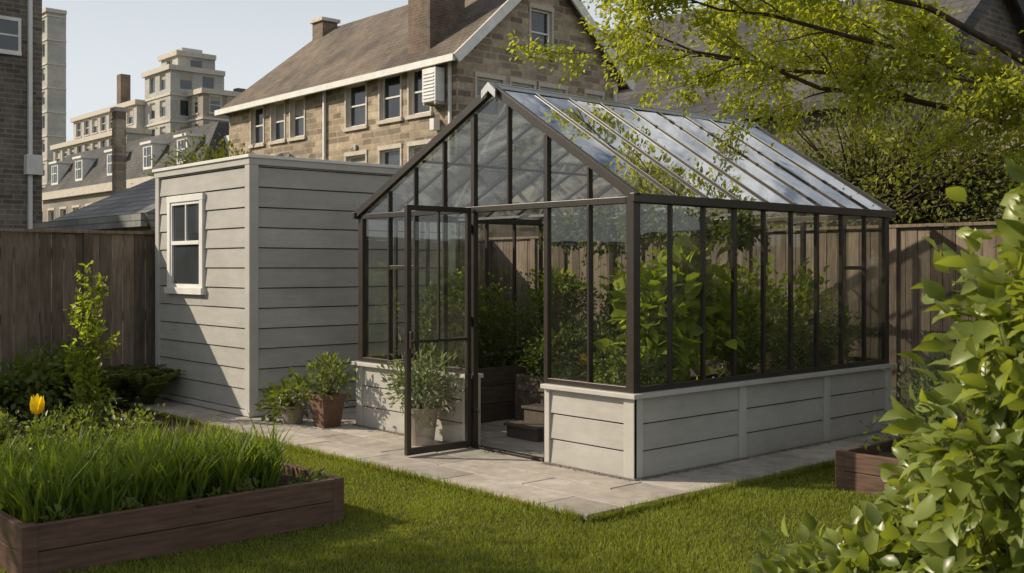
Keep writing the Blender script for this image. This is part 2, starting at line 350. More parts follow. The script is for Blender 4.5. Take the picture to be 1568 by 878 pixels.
# ------------------------------------------------------------ greenhouse
GL,GW,YR,ZR,ZE,ZC=3.76,3.68,1.60,3.13,2.13,.66
gh=empty('greenhouse')
def siding(mb,f,u0,u1,z0,z1,pitch,m=0,dmax=.022,dmin=.008,gap=.007):
    z=z0
    while z<z1-.02:
        zt=min(z+pitch,z1); mb.fbox(f,u0,u1,.0,dmax,z+gap,zt,m,None,dmin); z+=pitch
b=MB()
b.box(.03,.12,.03,.93,.0,ZC-.03,2,.3); b.box(.03,.12,1.93,GW-.03,0,ZC-.03,2,.3)
b.box(.12,GL-.03,.03,.12,0,ZC-.03,2,.3); b.box(.12,GL-.03,GW-.12,GW-.03,0,ZC-.03,2,.3); b.box(GL-.12,GL-.03,.12,GW-.12,0,ZC-.03,2,.3)
pit=(ZC-.05)/3
for f,(a,c) in ((F('X-',.03),(.10,.90)),(F('X-',.03),(2.0,GW-.1)),(F('Y-',.03),(.10,1.30)),(F('Y-',.03),(1.39,2.57)),(F('Y-',.03),(2.66,GL-.1))):
    siding(b,f,a,c,.02,ZC-.03,pit,gap=.010)
siding(b,F('Y+',GW-.03),.1,GL-.1,.02,ZC-.03,pit); siding(b,F('X+',GL-.03),.1,GW-.1,.02,ZC-.03,pit)
def cb(f,u0,u1,z1=ZC-.03): b.fbox(f,u0,u1,.0,.034,.015,z1,1)
cb(F('X-',.03),-.004,.10); cb(F('X-',.03),.90,.955); cb(F('X-',.03),1.90,2.0); cb(F('X-',.03),GW-.1,GW)
for u0,u1 in ((.0,.10),(1.30,1.39),(2.57,2.66),(GL-.1,GL)): cb(F('Y-',.03),u0,u1)
b.box(.03,.125,.93,.955,.015,ZC-.032,1); b.box(.03,.125,1.90,1.93,.015,ZC-.032,1)
b.box(-.04,.15,-.04,.965,ZC-.03,ZC+.006,1); b.box(-.04,.15,1.89,GW+.04,ZC-.03,ZC+.006,1)
b.box(.15,GL+.04,-.04,.15,ZC-.03,ZC+.006,1); b.box(.15,GL+.04,GW-.15,GW+.04,ZC-.03,ZC+.006,1); b.box(GL-.15,GL+.04,.15,GW-.15,ZC-.03,ZC+.006,1)
b.obj('base_wall',['siding','trim','darkgap'],gh,.004)

fr=MB(); z0=ZC+.006
def zroof(y): return ZE+(ZR-ZE)*(y/YR) if y<=YR else ZE+(ZR-ZE)*((GW-y)/(GW-YR))
a0=.015; xs=[a0+.03+(GL-2*a0-.06)*i/9 for i in range(10)]
for (x,yy) in ((a0,a0),(a0,GW-a0-.075),(GL-a0-.075,a0),(GL-a0-.075,GW-a0-.075)): fr.box(x,x+.075,yy,yy+.075,z0,ZE,0)
for yy in (a0,GW-a0-.05):
    for i,x in enumerate(xs[1:-1]):
        w=.020 if (i+1)%3 else .028
        fr.box(x-w/2-.002,x+w/2+.002,yy,yy+.04,z0+.045,ZE-.05,0)
    fr.box(a0+.075,GL-a0-.075,yy,yy+.05,z0,z0+.045,0); fr.box(a0+.075,GL-a0-.075,yy+.003,yy+.053,ZE-.05,ZE,0)
fr.box(xs[7]+.016,xs[8]-.016,a0+.004,a0+.035,1.58,1.615,0)
fr.box(-.03,GL+.03,-.03,a0-.002,ZE-.045,ZE+.02,0); fr.box(-.03,GL+.03,GW-a0+.002,GW+.03,ZE-.045,ZE+.02,0)
fy=[.487,.963,1.423,1.885,2.30,2.734,3.15]
for bx,front in ((a0,True),(GL-a0-.05,False)):
    for i,yv in enumerate(fy):
        w=.045 if yv in (.963,1.885) else .022
        zb=z0+.045
        if front and yv in (.963,1.885): zb=.03
        if front and yv==1.423: zb=ZE
        if zb<ZE: fr.box(bx+(.002 if w>.04 else 0),bx+.05,yv-w/2,yv+w/2,zb,ZE-.05,0)
        fr.box(bx,bx+.045,yv-w/2,yv+w/2,ZE+.0,zroof(yv)-.05,0)
    fr.box(bx-.004,bx+.054,a0+.075,GW-a0-.075,ZE-.05,ZE,0)
    if front:
        fr.box(bx,bx+.05,a0+.075,.938,z0,z0+.045,0); fr.box(bx,bx+.05,1.91,GW-a0-.075,z0,z0+.045,0)
        fr.box(bx-.002,bx+.06,.99,1.86,.03,.05,0)
        fr.box(bx+.004,bx+.044,2.747,3.137,1.58,1.62,0)
    else: fr.box(bx,bx+.05,a0+.075,GW-a0-.075,z0,z0+.045,0)
    xo=-.012 if front else GL-.04
    fr.beam((xo+.025,-.02,ZE-.012),(xo+.025,YR,ZR-.005),.05,.07,0); fr.beam((xo+.025,GW+.02,ZE-.012),(xo+.025,YR,ZR-.005),.05,.07,0)
for i,x in enumerate(xs[1:-1]):
    fr.beam((x,-.01,ZE+.01),(x,YR,ZR+.01),.020,.035,0); fr.beam((x,GW+.01,ZE+.01),(x,YR,ZR+.01),.020,.035,0)
for yy in (.8,2.64): fr.box(.05,GL-.05,yy-.012,yy+.012,zroof(yy)-.06,zroof(yy)-.035,0)
fr.box(-.02,GL+.02,YR-.022,YR+.022,ZR-.03,ZR+.03,0)
fr.obj('frame',['bronze'],gh,.003)
al=MB()
al.add([(-.035,YR-.065,ZR-.012),(-.035,YR,ZR+.045),(-.035,YR+.065,ZR-.002),(-.035,YR,ZR+.01),
        (GL+.035,YR-.065,ZR-.012),(GL+.035,YR,ZR+.045),(GL+.035,YR+.065,ZR-.002),(GL+.035,YR,ZR+.01)],[(0,1,5,4),(1,2,6,5),(2,3,7,6),(3,0,4,7),(0,3,2,1),(4,5,6,7)],0)
al.add([(-.05,YR-.09,ZR-.10),(-.05,YR-.09,ZR-.03),(-.05,YR,ZR+.045),(-.05,YR+.09,ZR-.02),(-.05,YR+.09,ZR-.09),(-.05,YR,ZR-.03),
        (-.036,YR-.09,ZR-.10),(-.036,YR-.09,ZR-.03),(-.036,YR,ZR+.045),(-.036,YR+.09,ZR-.02),(-.036,YR+.09,ZR-.09),(-.036,YR,ZR-.03)],
        [(0,1,2,5),(2,3,4,5),(6,11,8,7),(8,11,10,9),(0,6,7,1),(1,7,8,2),(2,8,9,3),(3,9,10,4),(4,10,11,5),(5,11,6,0)],0)
for x in (1.25,2.5):
    al.beam((x,.05,ZE-.02),(x,GW-.05,ZE-.02),.022,.022,0)
for x in xs[1:-1]: al.beam((x,-.005,ZE+.032),(x,YR-.06,ZR-.002),.009,.006,0)
al.obj('ridge_cap_and_ties',['alu'],gh)
gl=MB(); gx=a0+.025
def gq(a,b_,c,d,m=0): gl.quad(a,b_,c,d,m)
gq((gx,.09,z0+.04),(gx,.95,z0+.04),(gx,.95,ZE-.04),(gx,.09,ZE-.04)); gq((gx,1.90,z0+.04),(gx,GW-.09,z0+.04),(gx,GW-.09,ZE-.04),(gx,1.9,ZE-.04))
gl.add([(gx,.05,ZE),(gx,GW-.05,ZE),(gx,YR,ZR-.03)],[(0,1,2)])
g2=GL-gx; gq((g2,.09,z0),(g2,GW-.09,z0),(g2,GW-.09,ZE-.03),(g2,.09,ZE-.03)); gl.add([(g2,.05,ZE),(g2,GW-.05,ZE),(g2,YR,ZR-.03)],[(0,1,2)])
for yy in (a0+.022,GW-a0-.022):
    for i in range(9):
        j=random.uniform(-.004,.004); k2=random.uniform(-.003,.003)
        xa,xb=max(xs[i],.08),min(xs[i+1],GL-.08); gq((xa,yy+j,z0+.04),(xb,yy-j,z0+.04),(xb,yy-j+k2,ZE-.04),(xa,yy+j+k2,ZE-.04))
for i in range(9):
    xa,xb=xs[i]+.009,xs[i+1]-.009; j=random.uniform(-.008,.008)
    gq((xa,0.0,ZE+.02+j),(xb,0.0,ZE+.02),(xb,YR-.02,ZR+.01),(xa,YR-.02,ZR+.01+j),1); gq((xa,GW,ZE+.02),(xb,GW,ZE+.02),(xb,YR+.02,ZR+.01),(xa,YR+.02,ZR+.01),1)
gl.obj('glazing',['glass','roofglass'],gh,recalc=False)
# open door leaf, swung out 90 degrees
dr=MB(); dx0,dx1=-.70,-.01; yd=1.885; zb,zt=.045,2.12
dr.box(dx0,dx0+.045,yd-.02,yd+.02,zb,zt); dr.box(dx1-.045,dx1,yd-.02,yd+.02,zb,zt)
dr.box(dx0+.045,dx1-.045,yd-.018,yd+.018,zt-.045,zt); dr.box(dx0+.045,dx1-.045,yd-.018,yd+.018,zb,zb+.055)
dr.box(dx0+.045,dx1-.045,yd-.014,yd+.014,.97,.995); dr.box((dx0+dx1)/2-.009,(dx0+dx1)/2+.009,yd-.012,yd+.012,.995,zt-.045)
dr.box(dx0+.012,dx0+.036,yd-.06,yd-.02,.93,1.07); dr.box(dx0+.018,dx0+.032,yd-.075,yd-.058,.985,1.0); dr.box(dx0+.02,dx0+.12,yd-.078,yd-.066,.99,1.005); dr.box(dx0+.012,dx0+.036,yd+.02,yd+.05,.93,1.07)
for zz in (.3,1.1,1.9): dr.box(-.012,.012,yd+.012,yd+.03,zz,zz+.08)
dr.obj('door_frame',['bronze'],gh,.003)
dg=MB(); dg.quad((dx0+.04,yd,zb+.05),(dx1-.04,yd,zb+.05),(dx1-.04,yd,zt-.04),(dx0+.04,yd,zt-.04)); dg.obj('door_glass',['glass'],gh,recalc=False)

# interior planters, plant stand
pl=MB()
for (xa,xb,ya,yb,zz) in ((.2,3.55,.14,.75,.60),(2.95,3.55,.85,3.5,.62),(.35,2.9,2.95,3.5,.55),(1.25,2.35,2.1,2.7,.50)):
    for k in range(3):
        h=zz/3
        pl.box(xa,xb,ya,ya+.03,k*h+.035,(k+1)*h+.03,0); pl.box(xa,xb,yb-.03,yb,k*h+.035,(k+1)*h+.03,0)
        pl.box(xa,xa+.03,ya+.03,yb-.03,k*h+.035,(k+1)*h+.03,0); pl.box(xb-.03,xb,ya+.03,yb-.03,k*h+.035,(k+1)*h+.03,0)
    pl.box(xa+.03,xb-.03,ya+.03,yb-.03,.3,zz-.02,1)
pl.obj('interior_planter_box',['bench','soil'],bevel=.004)
st=MB()
for i,(xa,h) in enumerate(((.62,.16),(.84,.30),(1.06,.44))):   # stepped wooden staging
    st.box(xa,xa+.215,1.70,2.16,h-.025,h); st.box(xa+.02,xa+.04,1.72,2.14,.03,h-.025)
    for yy in (1.72,2.12): st.box(xa+.04,xa+.20,yy,yy+.02,.03,h-.025)
st.obj('plant_staging_steps',['bench'],bevel=.003)

pm=PM()
shrub(pm,(.95,.45,.6),[(.85,.42,1.12,.45,.28,.40),(1.2,.45,1.45,.3,.22,.28),(1.35,.4,1.1,.3,.25,.35)],80,15,.16,.125,T_BIG,.07,.008)
pm.obj('squash_plant',['leaf_veg','stem'])
pm=PM()
for x,h in ((.3,.26),(.45,.28),(1.75,.5),(2.0,.5),(2.3,.6),(2.65,.55),(2.95,.6),(3.2,.6),(3.45,.5)):
    shrub(pm,(x,.45,.6),[(x,.42,.6+h*.6,.26,.24,h*.65)],30,26,.05,.03,T_SMALL,.06,.004)
for yv in (1.1,1.4,1.7,2.0,2.3,2.6,2.9,3.3):
    h=rng.uniform(.5,.8); shrub(pm,(3.25,yv,.6),[(3.25,yv,.6+h*.6,.26,.24,h*.7)],34,26,.06,.035,T_SMALL,.06,.004)
for x in (.55,.85,1.15,1.5,1.85,2.2,2.6):
    h=rng.uniform(.5,.8); shrub(pm,(x,3.2,.55),[(x,3.2,.55+h*.6,.25,.24,h*.7)],34,26,.055,.03,T_SMALL,.06,.004)
for x in (1.4,1.7,1.95,2.2):
    h=rng.uniform(.3,.5); shrub(pm,(x,2.4,.5),[(x,2.4,.5+h*.6,.2,.24,h*.65)],26,24,.06,.036,T_SMALL,.06,.004)
pm.obj('greenhouse_herbs',['leaf_mid','stem'])
pm=PM()
for x,yv in ((3.3,2.2),(3.35,1.2),(2.9,.45),(2.0,.5),(1.0,3.35),(2.4,3.3),(3.3,3.0)):
    shrub(pm,(x,yv,.6),[(x,yv,1.2,.2,.22,.45)],26,16,.09,.06,T_BIG,.07,.005)
pm.obj('climbing_vegetables',['leaf_veg','stem'])
pm=PM()
for (x,yv) in ((1.25,1.0),(1.25,1.45),(1.25,.6),(2.5,1.4),(2.5,.9),(1.25,1.9)):
    shrub(pm,(x,yv,2.08),[(x,yv,1.97,.2,.24,.14)],30,22,.06,.045,T_SMALL,.05,.003,upb=-.5)
    for k in range(7):
        px,py=x+rng.normal(0,.1),yv+rng.normal(0,.12); L=rng.uniform(.2,.45)
        pts=[(px,py,2.05),(px+.02,py+.02,2.05-L*.5),(px,py+.03,2.05-L)]; pm.tube(pts,[.003,.003,.002],4)
        n_=14; P=np.array([(px+.01,py+.01,2.05-L*t) for t in rng.random(n_)])+rng.normal(0,.02,(n_,3)); pm.leaves(P,rng.normal(0,.6,(n_,3))+[0,0,-.4],.05,.035,T_SMALL)
pm.obj('hanging_vine',['leaf_mid','stem'])

# ------------------------------------------------------------ shed
sh=empty('garden_shed'); SX,SX1,SY,SY1,SZ=-.55,2.2,4.84,7.2,2.77
b=MB(); b.box(SX+.03,SX1,SY+.03,SY1,.04,SZ-.03,2,.3)
siding(b,F('Y-',SY+.03),SX+.10,SX1-.1,.10,SZ-.09,.213,0,.024,.008,.009)
wy0,wy1,wz0,wz1=5.98,6.76,1.37,2.36
z=.10
while z<SZ-.1:
    zt=min(z+.213,SZ-.09)
    f=F('X-',SX+.03)
    segs=[(SY+.10,SY1-.10)]
    if zt>wz0 and z<wz1: segs=[(SY+.10,wy0),(wy1,SY1-.10)]
    for s0,s1 in segs: b.fbox(f,s0,s1,0,.024,z+.009,zt,0,None,.008)
    if zt>wz1>z: b.fbox(f,wy0,wy1,0,.014,wz1,zt,0)
    if zt>wz0>z: b.fbox(f,wy0,wy1,0,.020,z+.006,wz0,0)
    z+=.213
for f,u0,u1 in ((F('X-',SX+.03),SY-.004,SY+.10),(F('X-',SX+.03),SY1-.10,SY1),(F('Y-',SY+.03),SX-.0,SX+.10),(F('Y-',SY+.03),SX1-.1,SX1)):
    b.fbox(f,u0,u1,0,.036,.04,SZ-.09,1)
b.box(SX-.012,SX1+.02,SY-.012,SY1+.02,SZ-.09,SZ-.02,1); b.box(SX-.03,SX1+.04,SY-.03,SY1+.04,SZ-.02,SZ+.015,3)
b.box(SX-.008,SX1,SY-.008,SY1,.04,.10,1)
b.obj('walls_and_trim',['siding','trim','darkgap','white'],sh,.004)
w=MB(); f=F('X-',SX+.03); 
t=.075
w.fbox(f,wy0-t,wy0,.0,.05,wz0,wz1,0); w.fbox(f,wy1,wy1+t,.0,.05,wz0,wz1,0); w.fbox(f,wy0-t-.01,wy1+t+.01,.0,.052,wz1,wz1+t,0); w.fbox(f,wy0-t-.02,wy1+t+.02,.0,.075,wz0-t,wz0,0)
w.fbox(f,wy0,wy0+.035,.002,.038,wz0,wz1,0); w.fbox(f,wy1-.035,wy1,.002,.038,wz0,wz1,0)
mz=(wz0+wz1)/2+.02
w.fbox(f,wy0+.035,wy1-.035,.002,.038,wz0,wz0+.04,0); w.fbox(f,wy0+.035,wy1-.035,.002,.038,wz1-.035,wz1,0); w.fbox(f,wy0+.035,wy1-.035,.002,.042,mz-.022,mz+.022,0)
w.fbox(f,(wy0+wy1)/2-.012,(wy0+wy1)/2+.012,.002,.034,mz+.022,wz1-.035,0)
w.fbox(f,wy0+.035,wy1-.035,.001,.012,wz0+.04,wz1-.035,1,.6)
w.obj('window',['white','winglass'],sh,.003)

# ------------------------------------------------------------ fences
def fence(name,f,u0,u1,H,d=0):
    e=empty(name); mb=MB(); u=u0
    while u<u1:
        wv=.138+random.uniform(-.004,.004); hh=H-.05+random.uniform(-.012,.008); o=random.uniform(-.004,.004)
        mb.fbox(f,u,u+wv-.006,o,.02+o,.03,hh,0); u+=wv
    u=u0
    while u<=u1+.1:
        mb.fbox(f,u-.05,u+.05,-.11,-.01,0,H-.03,0); mb.fbox(f,u-.05,u+.05,.026,.05,.03,H-.045,0); u+=1.93
    for z in (.35,1.0,H-.3): mb.fbox(f,u0,u1,-.055,-.008,z,z+.09,0)
    mb.fbox(f,u0,u1,-.09,.06,H-.045,H-.01,0)
    mb.obj('boards',['fence'],e,.003); return e
fence('wooden_fence',F('Y-',7.45),-9,5.0,2.05)
fence('wooden_fence',F('X-',5.02),-9,7.45,2.08)

# ------------------------------------------------------------ raised bed (left)
rb=MB()
bx0,bx1,by0,by1,bz=-4.13,-2.19,.513,1.75,.262
for k,(za,zb_) in enumerate(((-.02,.12),(.124,bz))):
    rb.box(bx0+.05,bx1-.05,by0,by0+.045,za,zb_,0); rb.box(bx0+.05,bx1-.05,by1-.045,by1,za,zb_,0)
    rb.box(bx0,bx0+.045,by0+.05,by1-.05,za,zb_,0); rb.box(bx1-.045,bx1,by0+.05,by1-.05,za,zb_,0)
for xx in (bx0,bx1-.075):
    for yy in (by0-.006,by1-.07): rb.box(xx-.004,xx+.079,yy,yy+.076,-.02,bz+.003,0)
rb.box(bx0+.05,bx1-.05,by0+.05,by1-.05,.0,.195,1,.8)
rb.obj('raised_garden_bed',['bedwood','soil'],bevel=.005)
pm=PM()
nc=185
for i in range(nc):
    cx=rng.uniform(bx0+.12,bx1-.24); cy=rng.uniform(by0+.16,by1-.1); hh=rng.uniform(.26,.43)
    k=rng.integers(28,42)
    P=np.stack([cx+rng.normal(0,.016,k),cy+rng.normal(0,.016,k),np.full(k,.19)],1)
    D=np.stack([rng.normal(0,.20,k),rng.normal(0,.20,k),np.ones(k)],1)
    pm.leaves(P,D,hh*rng.uniform(.5,1.1,k),rng.uniform(.011,.022,k),T_LONG,0,.05,np.clip(rng.random()*.6+rng.random(k)*.4,0,1))
pm.obj('tall_grass_planting',['tallgrass'])
pm=PM()
for i in range(26):
    cx=rng.uniform(bx0+.1,bx1-.1); cy=by0+rng.uniform(.08,.16); shrub(pm,(cx,cy,.19),[(cx,cy,.23,.05,.04,.04)],4,6,.05,.035,T_SMALL,.02,.002)
pm.obj('bed_seedlings',['leaf_mid','stem'])

# garden border (left)
so=MB(); so.box(-9,-1.08,3.55,7.4,-.03,.01,0,.8); so.obj('garden_border_soil',['soil'])
pm=PM()
for i in range(34):
    cx=rng.uniform(-4.6,-1.9); cy=rng.uniform(3.75,5.6); s=rng.uniform(.08,.15)
    shrub(pm,(cx,cy,0),[(cx,cy,s,s*1.5,s*1.5,s)],14,18,.055,.035,T_SMALL,.05,.003)
pm.obj('border_plants',['leaf_mid','stem'])
pm=PM()
for i in range(16):
    cx=rng.uniform(-4.5,-1.2); cy=rng.uniform(6.4,7.2); s=rng.uniform(.2,.36)
    shrub(pm,(cx,cy,0),[(cx,cy,s,s,s*.9,s)],22,20,.09,.06,T_BIG,.08,.004)
pm.obj('shade_plants',['leaf_mid','stem'])
def fern(pm,c,nf,L):
    for i in range(nf):
        a=rng.uniform(0,2*math.pi); l=L*rng.uniform(.7,1.1); pts=[]
        for t in np.linspace(0,1,9): pts.append(np.array([c[0]+math.cos(a)*l*.6*t,c[1]+math.sin(a)*l*.6*t,c[2]+l*(1.15*t-.65*t*t)]))
        pm.tube(pts,[.004]*9,3)
        P=[];D=[];S=[]
        for k in range(1,9):
            for h in (0,.5):
                p=pts[k-1]*(1-h)+pts[k]*h; d=pts[k]-pts[k-1]; sd=np.cross(d,[0,0,1]); sd/=np.linalg.norm(sd)
                for s in (-1,1): P.append(p);D.append(sd*s+d*3);S.append(.12*math.sin(math.pi*min(1,(k+h)/9.5)*.9+.25))
        pm.leaves(np.array(P),np.array(D),np.array(S),np.array(S)*.28,T_SMALL,0,1.2)
pm=PM()
for c in ((-1.0,6.9,0),(-.9,6.6,0),(-1.35,6.8,0),(-2.2,6.9,0),(-2.9,7.0,0)): fern(pm,c,26,.8)
pm.obj('fern',['leaf_mid','stem'])
# slim upright shrub
pm=PM(); bx,by=-1.80,5.95
for k in range(6):
    a=rng.normal(0,.035,2); top=(1.66,1.5,1.35,1.1,.95,.8)[k]; pts=[(bx+a[0]*t*2,by+a[1]*t*2,top*t) for t in np.linspace(0,1,6)]
    pm.tube(pts,[.009*(1-.7*t) for t in np.linspace(0,1,6)],5)
    n_=130; t=rng.uniform(.12,1,n_); P=np.stack([bx+a[0]*2*t,by+a[1]*2*t,top*t],1)+rng.normal(0,.07,(n_,3))*(1.25-t)[:,None]
    D=rng.normal(0,.6,(n_,3)); D[:,2]+=.5; pm.leaves(P,D,rng.uniform(.05,.09,n_),rng.uniform(.025,.045,n_),T_SMALL)
for k in range(12):
    zz=.35+k*.10; a=rng.uniform(0,6.28); r_=.28*(1.3-zz*.5); e_=(bx+math.cos(a)*r_,by+math.sin(a)*r_,zz+.12)
    pm.tube([(bx,by,zz-.1),e_],[.004,.002],4); n_=16; P=np.array([bx,by,zz-.1])+(np.array(e_)-np.array([bx,by,zz-.1]))*rng.uniform(.4,1.05,n_)[:,None]+rng.normal(0,.02,(n_,3)); D=rng.normal(0,.6,(n_,3)); D[:,2]+=.3; pm.leaves(P,D,.07,.038,T_SMALL)
shrub(pm,(bx,by,0),[(bx,by,.2,.22,.22,.18)],14,14,.07,.04,T_SMALL,.06,.004)
pm.obj('upright_shrub',['leaf_veg','stem'])
# tulip
tu=empty('yellow_tulip',(0,0,0)); tx,ty=-3.07,3.6
pm=PM(); pm.tube([(tx,ty,0),(tx+.01,ty,.22),(tx,ty,.43)],[.006,.006,.005],5,0)
pm.leaves(np.array([[tx,ty,0]]*4),np.array([[.3,.1,1],[-.3,.1,1],[.1,.3,1],[0,-.35,1.]]),.26,.035,T_LONG,0,.1); pm.obj('stem_and_leaves',['leaf_veg'],tu)
pm=PM()
for ring,(rr,ph) in enumerate(((.046,0),(.034,.6))):
    for i in range(5 if ring==0 else 4):
        a=i*2*math.pi/(5 if ring==0 else 4)+ph; d=np.array([math.cos(a),math.sin(a),0])
        vs=[]; 
        for t,wd,ro in ((0,.25,.25),(.25,.85,.95),(.55,.9,1.05),(.8,.5,.95),(1,.04,1.05)):
            sdv=np.array([-d[1],d[0],0]); c=np.array([tx,ty,.43])+d*rr*ro+np.array([0,0,(.15-.02*ring+.012*(i%2))*t]); vs.append(c-sdv*.034*wd); vs.append(c+sdv*.034*wd)
        b_=pm.n; pm.V.append(np.array(vs)); pm.L.append(np.array([[b_+2*j,b_+2*j+1,b_+2*j+3,b_+2*j+2] for j in range(4)]).ravel()); pm.T.append(np.full(4,4)); pm.R.append(np.full(10,rng.random())); pm.I.append(np.zeros(4,int)); pm.n+=10
pm.obj('petals',['yellow'],tu)

# ------------------------------------------------------------ potted plants
def pot(name,x,y,r,h,mat,sq,leaf,ells,ll,lw,nc,per,z0=.032,tm=T_SMALL):
    e=empty(name); mb=MB(); n=4 if sq else 24
    prof=[(r*.72,0),(r*.95,h*.86),(r*1.06,h*.86),(r*1.06,h),(r*.92,h),(r*.9,h*.8)]
    vs=[];fs=[]; off=math.pi/4 if sq else 0; k=1.25 if sq else 1
    for rr,zz in prof: vs+=[(x+k*rr*math.cos(off+2*math.pi*i/n),y+k*rr*math.sin(off+2*math.pi*i/n),z0+zz) for i in range(n)]
    for j in range(len(prof)-1): fs+=[(j*n+i,j*n+(i+1)%n,(j+1)*n+(i+1)%n,(j+1)*n+i) for i in range(n)]
    fs.append(tuple(range(n))[::-1]); mb.add(vs,fs,0); mb.add(vs[-n:],[tuple(range(n))],1)
    mb.obj('pot',[mat,'soil'],e,.003)
    pm=PM(); shrub(pm,(x,y,z0+h*.8),[(x+a[0],y+a[1],z0+h+a[2],a[3],a[4],a[5]) for a in ells],nc,per,ll,lw,tm,.06,.004,upb=.4); pm.obj('foliage',[leaf,'stem'],e)
pot('potted_plant',-.20,2.34,.16,.33,'pot',False,'leaf_grey',[(0,0,.2,.32,.32,.24)],.075,.028,60,22)
pot('potted_plant',-.26,3.80,.15,.32,'potd',True,'leaf_mid',[(0,0,.14,.26,.26,.18)],.06,.035,34,18)
pot('potted_plant',-.40,4.22,.13,.18,'pot',False,'leaf_mid',[(0,0,.10,.22,.24,.16),(-.1,.12,.02,.18,.18,.12)],.085,.055,26,12)

# right planter
rp=MB(); X0,X1,Y0,Y1,Z=1.05,2.5,-2.35,-1.03,.26
for za,zb_ in ((-.02,.118),(.122,Z)):
    rp.box(X0,X0+.045,Y0+.05,Y1-.05,za,zb_,0); rp.box(X1-.045,X1,Y0+.05,Y1-.05,za,zb_,0); rp.box(X0+.05,X1-.05,Y1-.045,Y1,za,zb_,0); rp.box(X0+.05,X1-.05,Y0,Y0+.045,za,zb_,0)
for xx in (X0,X1-.075):
    for yy in (Y0,Y1-.07): rp.box(xx-.004,xx+.079,yy,yy+.075,-.02,Z+.003,0)
rp.box(X0+.04,X1-.04,Y0+.04,Y1-.04,0,.2,1,.8); rp.obj('wooden_planter_box',['bedwood','soil'],bevel=.005)
pm=PM(); 
shrub(pm,(2.0,-1.35,.2),[(1.95,-1.3,.5,.30,.28,.32),(1.95,-1.4,.75,.22,.22,.22)],80,28,.055,.018,T_SMALL,.07,.004,upb=.8); pm.obj('lavender_shrub',['leaf_grey','stem'])
pm=PM(); shrub(pm,(1.25,-1.3,.2),[(1.22,-1.22,.36,.06,.06,.16),(1.45,-1.85,.3,.2,.25,.14)],16,12,.06,.04,T_SMALL,.05,.004); pm.obj('planter_herbs',['leaf_mid','stem'])

# foreground right shrub & ground foliage
pm=PM()
shrub(pm,(-2.25,-3.85,0),[(-2.14,-4.0,2.02,.17,.17,.16),(-2.18,-3.94,1.75,.24,.22,.24),(-2.27,-3.87,1.38,.36,.34,.34),(-2.28,-3.84,.98,.42,.42,.34),(-2.24,-3.84,.58,.44,.42,.34),(-2.1,-3.65,.25,.36,.36,.25)],360,14,.10,.060,T_BIG,.08,.006,upb=.15)
for k in range(12):
    a=np.array([rng.uniform(-.08,.25),rng.uniform(-.3,.12)]); top=rng.uniform(1.6,2.15); q=np.array([-2.28+a[0],-3.85+a[1]])
    pts=[(-2.25,-3.85,.2),(q[0],q[1],top*.6),(q[0]+a[0]*.3,q[1]+a[1]*.3,top)]; pm.tube(pts,[.010,.007,.003],5)
    n_=26; t=rng.uniform(.2,1,n_)[:,None]; P=np.array(pts[1])*(1-t)+np.array(pts[2])*t; D=rng.normal(0,.7,(n_,3)); D[:,2]+=.3; pm.leaves(P,D,rng.uniform(.06,.11,n_),rng.uniform(.04,.06,n_),T_BIG)
pm.obj('broadleaf_shrub',['leaf_fg','stem'])
pm=PM()
shrub(pm,(-1.5,-3.1,0),[(-1.5,-3.2,.42,.30,.30,.30),(-1.4,-2.6,.12,.38,.28,.14),(-1.8,-2.75,.14,.3,.3,.14),(-1.65,-2.95,.25,.3,.25,.22),(-1.2,-3.0,.5,.26,.26,.30)],250,14,.10,.06,T_BIG,.07,.006)
pm.obj('low_shrub',['leaf_fg','stem'])
ed=MB(); ed.beam((-1.25,-2.1,.02),(-3.2,-2.35,.02),.04,.1,0); ed.obj('border_edging',['bedwood'],bevel=.004)
pm=PM(); shrub(pm,(3.2,-2.6,0),[(3.2,-2.5,.7,.5,.5,.7),(3.8,-2.0,.8,.6,.6,.8),(2.9,-3.1,1.0,.6,.6,.9)],160,22,.09,.05,T_BIG,.1,.008); pm.obj('side_shrub',['leaf_mid','stem'])

# ------------------------------------------------------------ big tree (right)
pm=PM()
lp=dict(grav=.015,n=46,sp=.05,l=.062,w=.034,t=T_SMALL,ch={1:7,2:7},len={1:.42,2:.85})
T0=(4.3,-2.2,2.2)
pm.tube([(4.35,-2.25,-.02),(4.3,-2.2,.5),(4.36,-2.18,1.3),T0],[.17,.13,.11,.10],10)
limbs=[[T0,(3.5,-1.5,2.75),(2.6,-.7,3.05),(1.7,.1,3.35),(.95,.8,3.65)],
       [T0,(3.3,-1.7,3.15),(2.3,-1.1,3.7),(1.4,-.4,4.1),(.7,.3,4.1)],
       [T0,(3.9,-1.3,3.0),(3.2,-.1,3.4),(2.4,1.0,3.6),(1.6,1.9,3.75)],
       [T0,(3.8,-2.5,3.2),(3.1,-2.6,3.9),(2.4,-2.4,4.4)],
       [T0,(4.2,-1.4,3.2),(3.9,-.2,3.8),(3.4,.9,4.4)],
       [T0,(3.6,-2.0,2.7),(2.9,-1.7,2.95),(2.2,-1.2,3.15)],
       [T0,(3.5,-1.8,2.9),(2.6,-1.0,3.35),(1.6,-.1,3.7),(1.0,.5,3.9)],
       [T0,(4.4,-2.1,3.6),(4.3,-1.8,5.0)]]
for l in limbs:
    A=[np.array(p,float) for p in l]; pts=[A[0]]
    for i in range(len(A)-1):
        pts.append((A[i]+A[i+1])/2+rng.normal(0,.05,3)); pts.append(A[i+1])
    k=len(pts); rr=[.042*(1-.85*i/(k-1)) for i in range(k)]; pm.tube(pts,rr,7)
    grow(pm,pts[2:],rr[2:],2.5,2,dict(lp,ch={1:7,2:12}))
pm.obj('shade_tree',['leaf_tree','bark'])

